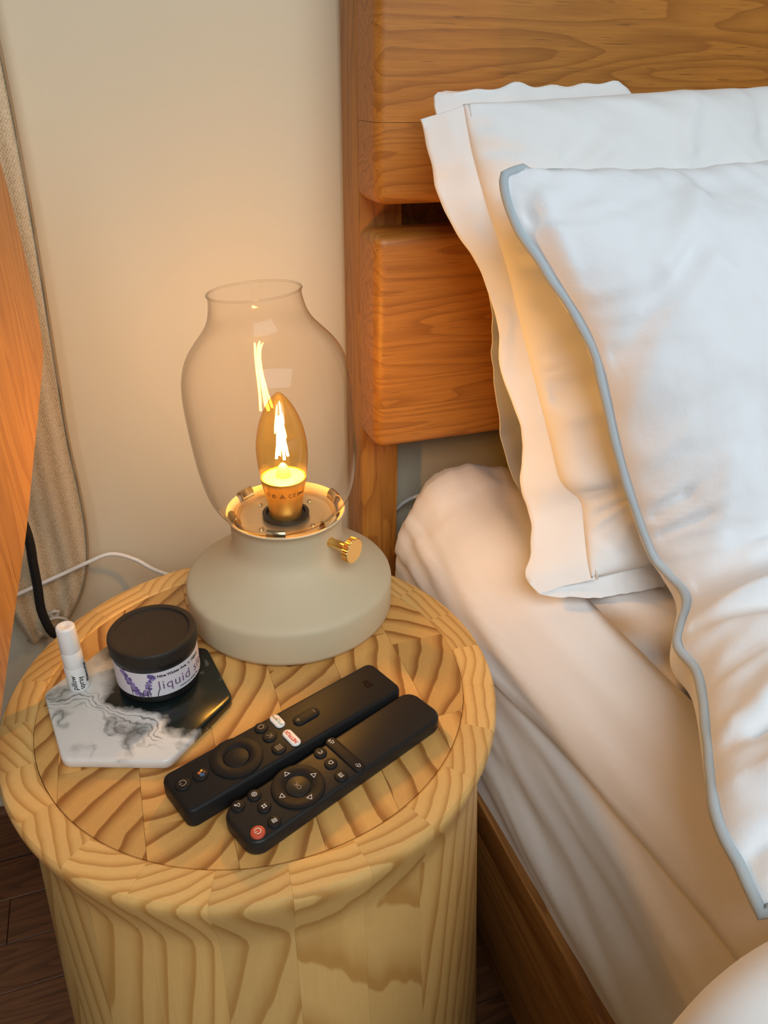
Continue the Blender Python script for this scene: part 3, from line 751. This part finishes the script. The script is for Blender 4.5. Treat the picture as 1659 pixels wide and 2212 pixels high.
# ================================================================== CANDLE TIN
CX, CY = -.067, .0215; ZC = .507
cd = tag(empty('candle_tin', (CX, CY, ZC)), 'black lidded candle tin with lavender label on the marbled coaster', 'candle')
lathe('body', [(0, .0), (.0275, 0), (.0288, .0008), (.0294, .0025), (.0296, .004), (.0296, .0310), (.0298, .0315), (.0303, .0322), (.0303, .0335), (0, .0335)], 'tin', cd, 96)
lathe('lid', [(.0306, .0330), (.0310, .0334), (.0311, .0345), (.0311, .0412), (.0308, .0430), (.0300, .0439), (.0266, .0440), (.0262, .0438), (.0258, .0426), (.0254, .0424), (0, .0424)], 'lid', cd, 128)
fr = atan2(-.44-CY, -.0545-CX)
RL = .02985
def lab(a, z, h=0): a = fr+a; r = RL+h; return Vector((r*cos(a), r*sin(a), z))
def sector(a0, a1, z0, z1, name, mat, parent, h=.00008, n=80):
    V, F = [], []
    for i in range(n+1):
        a = a0+(a1-a0)*i/n
        V += [lab(a, z0, h), lab(a, z1, h), lab(a, z1, -.0002), lab(a, z0, -.0002)]
    for i in range(n):
        for k in range(4): l = (k+1) % 4; F.append((i*4+k, (i+1)*4+k, (i+1)*4+l, i*4+l))
    F += [(0, 1, 2, 3), tuple(n*4+k for k in (3, 2, 1, 0))]
    return mk(name, V, F, mat, parent, True, True, 40)
lb = sector(-2.2, 2.3, .0075, .0285, 'label', 'label', cd)
def on_lab(a0, z0): return lambda x, y, h: lab(a0+x/RL, z0+y, h+.0001)
def labtext(body, size, a0, z0, mat, bold=0, sp=1, shear=0):
    V, F = glyphs(body, size, bold, shear, 'LEFT', sp); v, f = extr(V, F, on_lab(a0, z0), .00008); mk('lettering', v, f, mat, lb, False)
labtext('liquid sleep', .0108, radians(-5), .0165, 'purple_ink', 0, 1.08)
labtext('Nine Wicker Ave.  x  Calypso', .0031, radians(-4), .0250, 'black_ink', .00010, .98)
labtext('scented soy candle | 7oz', .0019, radians(24), .0102, 'black_ink', .00004, 1.0)
def blob(c, r, seed, n=14): return [(c[0]+r*(1+.28*nz(cos(2*pi*i/n)*1.6+seed, sin(2*pi*i/n)*1.6, seed))*cos(2*pi*i/n), c[1]+r*(1+.28*nz(cos(2*pi*i/n)*1.6, sin(2*pi*i/n)*1.6+seed, seed+2))*sin(2*pi*i/n)) for i in range(n)]
pet, pet2, lea = [], [], []
rp = random.Random(3)
for stem in ([(-.0022-.0035, .0262-.0180), (-.0052, .0135-.018+.003), (-.0046, .0075), (-.0028, .0235)], ):
    pass
def spray(base, tip, nb, r0):
    bx, bz_ = base; tx, tz = tip
    for i in range(nb):
        t = i/(nb-1); cx = bx+(tx-bx)*t; cz = bz_+(tz-bz_)*t
        for s in (-1, 0, 1):
            c = (cx+s*r0*1.1*(1-.2*t)+rp.uniform(-.3, .3)*r0, cz+rp.uniform(-.6, .6)*r0)
            if not .0082 < c[1] < .0278: continue
            b = blob(c, r0*rp.uniform(.65, 1.1), rp.random()*50)
            (pet if rp.random() < .62 else pet2).append((b, [tuple(range(len(b)))]))
    lea.append(ribbon([(bx+.0004, .0078), (bx, bz_), (cx, cz)], .0005))
spray((-.0105, .0105), (-.0086, .0175), 4, .0013); spray((-.0086, .0185), (-.0056, .0250), 4, .0012)
for c in ((-.0056, .0256), (-.0070, .0260), (-.0046, .0246)): b = blob(c, .0018, c[0]*999); pet.append((b, [tuple(range(len(b)))]))
spray((-.0165, .0100), (-.0215, .0180), 4, .0017); spray((-.0220, .0185), (-.0270, .0268), 4, .0016)
spray((-.0140, .0090), (-.0165, .0110), 2, .0013)
lea += [ribbon([(-.0035, .0078), (-.0028, .0105), (-.0018, .0135)], .0007), ribbon([(-.0138, .0078), (-.0132, .0105), (-.0128, .0125)], .0009), ribbon([(-.0098, .0078), (-.0100, .0110)], .0006)]
for nm, L_, mt in (('lavender_print', pet, 'petal'), ('lavender_print', pet2, 'petal2'), ('leaf_print', lea, 'leaf')):
    V, F = join2(L_); v, f = extr(V, F, on_lab(0, 0), .00006 if mt == 'petal' else .00009); mk(nm, v, f, mt, lb, False)

# ================================================================== SPRAY BOTTLE
bt = tag(empty('spray_bottle', (-.1232, .0300, ZC)), 'small white pillow spray bottle standing on the marbled coaster', 'bottle')
lathe('body', [(0, 0), (.0068, 0), (.0074, .0006), (.0075, .0014), (.0075, .0190), (.0073, .0200), (0, .0200)], 'plastic2', bt, 48)
lathe('collar', [(0, .0198), (.0069, .0198), (.0071, .0203), (.0070, .0330), (.0067, .0338), (0, .0338)], 'plastic', bt, 48)
lathe('cap', [(0, .0338), (.0068, .0339), (.0070, .0344), (.0065, .0530), (.0062, .0543), (.0055, .0549), (.0024, .0549), (.0016, .0545), (0, .0543)], 'plastic', bt, 48)
ba = atan2(-.44-.03, -.0545+.1232)
def btext(body, size, ang, z, bold=0, shear=0, r=.00752):
    V, F = glyphs(body, size, bold, shear, 'LEFT')
    me = bpy.data.meshes.new('t'); me.from_pydata([tuple(v) for v in V], [], F); bm = bmesh.new(); bm.from_mesh(me)
    for k in range(-8, 9): bmesh.ops.bisect_plane(bm, geom=bm.verts[:]+bm.edges[:]+bm.faces[:], plane_co=(0, k*.0006, 0), plane_no=(0, 1, 0))
    bm.verts.index_update(); V = [v.co.copy() for v in bm.verts]; F = [tuple(v.index for v in f.verts) for f in bm.faces]; bm.free(); bpy.data.meshes.remove(me)
    def fn(x, y, h): a = ba+radians(ang)-y/r; rr = r+h+.00005; return Vector((rr*cos(a), rr*sin(a), z+x))
    v, f = extr(V, F, fn, .00008); mk('lettering', v, f, 'black_ink', bt, False)
btext('pillow', .0054, -24, .0022, .00005, .25); btext('spray', .0054, 12, .0022, .00005)
btext('thisworks', .0042, 55, .0060, .00012)

# ================================================================== REMOTES
def remote_body(par, Lg, Wd, Ht, rc, mat, sag=0):
    P = rrect(Lg, Wd, rc, 8)
    return loft('body', [[(*p, 0.0) for p in inset(P, .0016)], [(*p, .0012) for p in inset(P, .0004)], [(*p, .0030) for p in P], [(*p, Ht-.0030) for p in P], [(*p, Ht-.0012) for p in inset(P, .0005)], [(*p, Ht-.0003) for p in inset(P, .0014)], [(*p, Ht) for p in inset(P, .0028)]], mat, par, 60)
def flat(cx, cy, z):    # drawing plane with its upright pointing to the power end
    return lambda x, y, h: Vector((cx-y, cy+x, z+h))
def icon(par, V, F, cx, cy, z, mat, name='icon'):
    v, f = extr(V, F, flat(cx, cy, z), .00006); return mk(name, v, f, mat, par, False)
def rbtn(par, x, y, r, z, mat='button', h=.0011, label=None):
    # shallow well ring and the raised key
    o = puck('button', circle(r, (x, y)), z-.0006, z+h, .0007, mat, par, .00015)
    if label: o['label'] = label
    return o
PW = lambda s: join2([ribbon(arc(s, -240+180-0, 60, 18) if False else arc(s, 125, 415, 20), s*.24), ribbon([(0, s*.25), (0, s*1.15)], s*.24)])
# --- streaming remote
H1 = .0150
ra = tag(empty('remote_control', (.0105, -.069, ZT), radians(21)), 'black streaming remote with two white app buttons, nearer the lamp', 'remote', 'remotes on the side table')
remote_body(ra, .1690, .0375, H1, .0062, 'remote')
b = rbtn(ra, -.0763, .0036, .0050, H1); icon(b, *PW(.0021), -.0763, .0036, H1+.0013, 'grey_ink')
b = rbtn(ra, -.0643, .0034, .0050, H1, label='assistant button with coloured dots')
for (x, y, r, mt) in ((-.0005, .0004, .0016, 'blue'), (.0017, -.0004, .0010, 'orange'), (.0026, .0016, .0009, 'yellow'), (.0006, .0026, .0005, 'orange')):
    icon(b, [(p[0]*1, p[1]*1) for p in circle(r, (-.0005+y*-0+x*1.0-.0006, -y), 16)], [tuple(range(16))], -.0643, .0034, H1+.0013, mt, 'dot')
lathe('navigation_ring', [(.0084, H1-.0005), (.0084, H1+.0006), (.0090, H1+.0011), (.0120, H1+.0016), (.0155, H1+.0014), (.0168, H1+.0009), (.0172, H1-.0005)], 'button', ra, 72, (-.0400, .0010))
puck('center_button', circle(.0081, (-.0400, .0010), 56), H1-.0005, H1+.0009, .0005, 'remote', ra)
b = rbtn(ra, -.0142, .0128, .0046, H1); icon(b, *ribbon(arc(.0018, 0, 360, 24), .0005), -.0142, .0128, H1+.0013, 'grey_ink')
b = rbtn(ra, -.0140, .0026, .0048, H1); icon(b, *join2([ribbon([(-.0014, .0016), (-.0016, -.0014), (.0014, -.0014)], .0004), ribbon([(-.0016, -.0014), (.0016, .0016)], .0004)]), -.0140, .0026, H1+.0013, 'grey_ink')
b = rbtn(ra, -.0150, -.0100, .0049, H1)
icon(b, *join2([([(i*.0015-.0005, j*.0015-.0005), (i*.0015+.0005, j*.0015-.0005), (i*.0015+.0005, j*.0015+.0005), (i*.0015-.0005, j*.0015+.0005)], [(0, 1, 2, 3)]) for i in (-1, 0, 1) for j in (-1, 0, 1)]), -.0150, -.0100, H1+.0013, 'grey_ink')
def pill(x, y, lx, ly): return [(x+p[0], y+p[1]) for p in rrect(lx, ly, min(lx, ly)/2-.0002, 8)]
b = puck('button', pill(-.0026, .0108, .0068, .0128), H1-.0005, H1+.0014, .0007, 'white_key', ra); b['label'] = 'white app button with prime video lettering'
icon(b, *glyphs('prime', .0030, .00006), -.0026-.0003, .0108-.0023, H1+.00142, 'teal_ink', 'lettering')
icon(b, *glyphs('video', .0026, .00006), -.0026-.0003, .0108+.0032, H1+.00142, 'ochre_ink', 'lettering')
icon(b, *ribbon(arc(.0026, 210, 330, 12, (0, .0022)), .0004), -.0026+.0012, .0108-.0003, H1+.00142, 'ochre_ink', 'swoosh')
b = puck('button', pill(-.0037, -.0078, .0068, .0158), H1-.0005, H1+.0014, .0007, 'white_key', ra); b['label'] = 'white app button with red NETFLIX lettering'
icon(b, *glyphs('NETFLIX', .0034, .00012), -.0037, -.0078, H1+.00142, 'red_ink', 'lettering')
b = puck('volume_button', pill(.0151, .0022, .0200, .0088), H1-.0005, H1+.0013, .0008, 'button', ra)
icon(b, *join2([ribbon([(-.0015, 0), (.0015, 0)], .0004), ribbon([(0, -.0015), (0, .0015)], .0004)]), .0085, .0022, H1+.00132, 'grey_ink')
icon(b, *ribbon([(-.0015, 0), (.0015, 0)], .0004), .0215, .0022, H1+.00132, 'grey_ink')
u = .0030
icon(ra, *join2([ribbon([(-u, -u*.8), (-u, u*.8), (u*.10, u*.8), (u*.35, u*.5), (u*.35, -u*.8)], u*.42), ribbon([(-u*.32, -u*.8), (-u*.32, u*.25)], u*.42), ribbon([(u, -u*.8), (u, u*.85)], u*.42)]), .0680, .0008, H1, 'logo', 'emblem')
# --- tv remote
H2 = .0118
rb = tag(empty('remote_control', (.0357, -.1024, ZT), radians(23.2)), 'black television remote with red power button, nearer the table edge', 'remote', 'remotes on the side table')
remote_body(rb, .1580, .0352, H2, .0100, 'remote2')
b = rbtn(rb, -.0704, -.0106, .0044, H2, 'red_key', .0016, 'red power button'); icon(b, *PW(.0019), -.0704, -.0106, H2+.0018, 'white_ink')
def spk(extra): return join2([ribbon([(-.0013, .0002), (-.0004, .0005), (.0003, .0013), (.0008, -.0012), (-.0002, -.0012), (-.0013, -.0006)], .00032, True)]+extra)
for (x, y, V, F) in (
    (-.0589, -.0108, *join2([ribbon([(-.0012, -.0014), (.0010, -.0014), (.0014, .0010), (-.0010, .0012)], .00035, True)]+[ribbon([(-.0012+.0005*i, .0014), (-.0009+.0005*i, -.0010)], .00022) for i in range(4)])),
    (-.0687, .0130, *spk([ribbon([(.0004, .0018), (.0016, .0008)], .0003), ribbon([(.0006, .0006), (.0015, .0019)], .0003)])),
    (-.0569, .0131, *join2([ribbon([((.0017 if i % 2 else .0014)*cos(i*pi/8), (.0017 if i % 2 else .0014)*sin(i*pi/8)) for i in range(16)], .00032, True), ribbon(arc(.0007, 0, 360, 12), .0003)])),
    (-.0574, .0018, *join2([([(i*.0008-.0005, j*.0008-.0005), (i*.0008+.0005, j*.0008-.0005), (i*.0008+.0005, j*.0008+.0005), (i*.0008-.0005, j*.0008+.0005)], [(0, 1, 2, 3)]) for i in (-1, 1) for j in (-1, 1)])),
    (-.0062, .0126, *join2([ribbon([(.0008, -.0012), (-.0008, -.0012), (-.0012, -.0004), (-.0012, .0004), (-.0008, .0010), (.0012, .0010)], .0004)])),
    (-.0066, .0012, *ribbon([(-.0012, -.0012), (-.0012, .0004), (0, .0015), (.0012, .0004), (.0012, -.0012)], .00036, True)),
    (-.0081, -.0110, *join2([ribbon([(-.0014, -.0012), (-.0014, .0012), (.0014, .0012), (.0014, -.0012)], .00036), ribbon([(-.0005, -.0010), (-.0005, .0008)], .0003), ribbon([(.0005, -.0010), (.0005, .0008)], .0003)])),
):
    b = rbtn(rb, x, y, .0043, H2); icon(b, V, F, x, y, H2+.0013, 'white_ink')
nr = lathe('navigation_ring', [(.0082, H2-.0005), (.0082, H2+.0002), (.0088, H2+.0006), (.0130, H2+.0012), (.0155, H2+.0014), (.0168, H2+.0009), (.0171, H2-.0005)], 'button', rb, 72, (-.0330, .0006))
cb = puck('center_button', circle(.0079, (-.0330, .0006), 56), H2-.0005, H2+.0010, .0005, 'remote2', rb)
icon(cb, *glyphs('OK', .0042), -.0330, .0006, H2+.00102, 'grey_ink', 'lettering')
for (dx, dy) in ((1, 0), (-1, 0), (0, 1), (0, -1)):
    P = [Vector((.0017, 0)), Vector((-.0011, .0018)), Vector((-.0011, -.0018))]; th = atan2(dy, dx)
    P = [(p.x*cos(th)-p.y*sin(th)+dx*.0122, p.x*sin(th)+p.y*cos(th)+dy*.0122) for p in P]
    V, F = ribbon(P, .00036, True); v, f = extr(V, F, lambda x, y, h: Vector((-.0330+x, .0006+y, H2+.00118+h)), .00012); mk('arrow', v, f, 'white_ink', nr, False)
b = puck('volume_button', pill(.0050, .0010, .0082, .0360*.98), H2-.0005, H2+.0012, .0008, 'button', rb)
icon(b, *spk([ribbon(arc(.0010, -40, 60, 6, (.0009, .0004)), .0003)]), .0050, -.0125, H2+.00122, 'white_ink')
icon(b, *spk([ribbon(arc(.0010, -40, 60, 6, (.0009, .0004)), .0003), ribbon(arc(.0017, -40, 60, 6, (.0009, .0004)), .0003)]), .0050, .0142, H2+.00122, 'white_ink')

# ================================================================== LEFT: CURTAIN, WOODEN PANEL, CORDS
def build_curtain():
    right = [(-.108, .322, 1.25), (-.1085, .322, .95), (-.1105, .322, .80), (-.1165, .321, .66), (-.1200, .320, .579), (-.1195, .318, .525), (-.1210, .316, .478), (-.1275, .315, .435), (-.1400, .315, .400), (-.1580, .316, .371)]
    left = [(-.42, .322, 1.25), (-.42, .322, .95), (-.42, .322, .80), (-.41, .320, .66), (-.36, .318, .579), (-.32, .318, .525), (-.27, .317, .478), (-.235, .316, .435), (-.220, .316, .390), (-.207, .317, .347)]
    a = crom(left, 150); b = crom(right, 150); n, mc = 150, 60; V, F = [], []
    for i in range(n):
        for j in range(mc+1):
            t = j/mc; p = a[i].lerp(b[i], t); p.y += .005*sin(t*19+i*.01)*(1-t*.8)*sm(0, .3, 1.0)
            p.z -= .006*sin(t*pi)*(i/(n-1))**6
            V.append(p)
    k = len(V); V += [v+Vector((0, .0014, 0)) for v in V]; m_ = mc+1
    for i in range(n-1):
        for j in range(mc):
            q = (i*m_+j, i*m_+j+1, (i+1)*m_+j+1, (i+1)*m_+j); F += [q, tuple(x+k for x in q[::-1])]
    bd = [i*m_ for i in range(n)]+[(n-1)*m_+j for j in range(1, m_)]+[i*m_+mc for i in range(n-2, -1, -1)]+[j for j in range(mc-1, 0, -1)]
    for p, q in zip(bd, bd[1:]+bd[:1]): F.append((p, q, q+k, p+k))
    cu = mk('curtain', V, F, 'curtain', None, True, True, 70)
    tag(cu, 'woven beige linen curtain hanging against the wall', 'curtain')
    hem = [V[i*m_+mc]+Vector((-.0008, -.0006, 0)) for i in range(n)]+[V[(n-1)*m_+j]+Vector((0, -.0006, .0006)) for j in range(mc-1, -1, -1)]
    tube('hem_edge', hem, .0016, 'hem', cu, 6)
    c = Vector((-.171, .306, .371)); an = [c+Vector((.0125*cos(2*pi*i/40), -.004*sin(2*pi*i/40), .0125*sin(2*pi*i/40))) for i in range(40)]
    rg = tube('curtain_ring', an, .0016, 'ring', cu, 8, True)
    tube('ring_tab', [c+Vector((-.002, -.001, .012)), c+Vector((-.004, -.002, .018)), c+Vector((.001, -.003, .021)), c+Vector((.005, -.002, .019)), c+Vector((.002, -.001, .013))], .0022, 'ring', rg, 8)
build_curtain()
# curved wooden panel (side of a chair) in plane through (-.165,-.036), heading u
u_ = Vector((.2588, .9659, 0)); nrm = Vector((.9659, -.2588, 0)); O_ = Vector((-.165, -.036, 0))
edge = [(.192, .905), (.2070, .850), (.2140, .799), (.2165, .751), (.2122, .721), (.2060, .709), (.1843, .688), (.1460, .653), (.1077, .618), (.0680, .588), (.0340, .562), (0, .535)]
poly = [(p.x, p.z) for p in crom([(s, 0, z) for s, z in edge], 60)]
poly += [(-.10, .455), (-.22, .36), (-.275, .27), (-.30, 0), (-.345, 0), (-.335, .40), (-.29, .66), (-.20, .84), (-.06, .945), (.09, .955)]
def ring_(d, ins):
    q = inset(poly[::-1], ins); return [tuple(O_+u_*s+nrm*d+Vector((0, 0, max(z, 0)))) for s, z in q]
pn = loft('wooden_panel', [ring_(-.024, .003), ring_(-.021, 0), ring_(-.003, 0), ring_(0, .003)], 'panel', None, 40)
tag(pn, 'curved honey coloured wooden panel at the left edge of the picture', 'panel')
bk = tube('black_cord', crom([(-.175, .215, .70), (-.168, .213, .60), (-.1610, .21, .542), (-.1625, .21, .510), (-.1640, .21, .483), (-.1660, .21, .460), (-.1640, .21, .440), (-.1590, .212, .425), (-.135, .22, .40), (-.12, .23, .30), (-.12, .25, .05), (-.14, .26, .004)], 90), .0042, 'cord', None, 12)
tag(bk, 'thick black braided cord hanging behind the table', 'cord')
wc = tube('white_cable', crom([(.216, .338, .425), (.224, .335, .428), (.235, .330, .433), (.25, .325, .447), (.30, .325, .44), (.34, .325, .30), (.34, .325, .01)], 50), .0022, 'cable', None, 8)
tag(wc, 'short white cable visible between headboard post and mattress', 'cable')
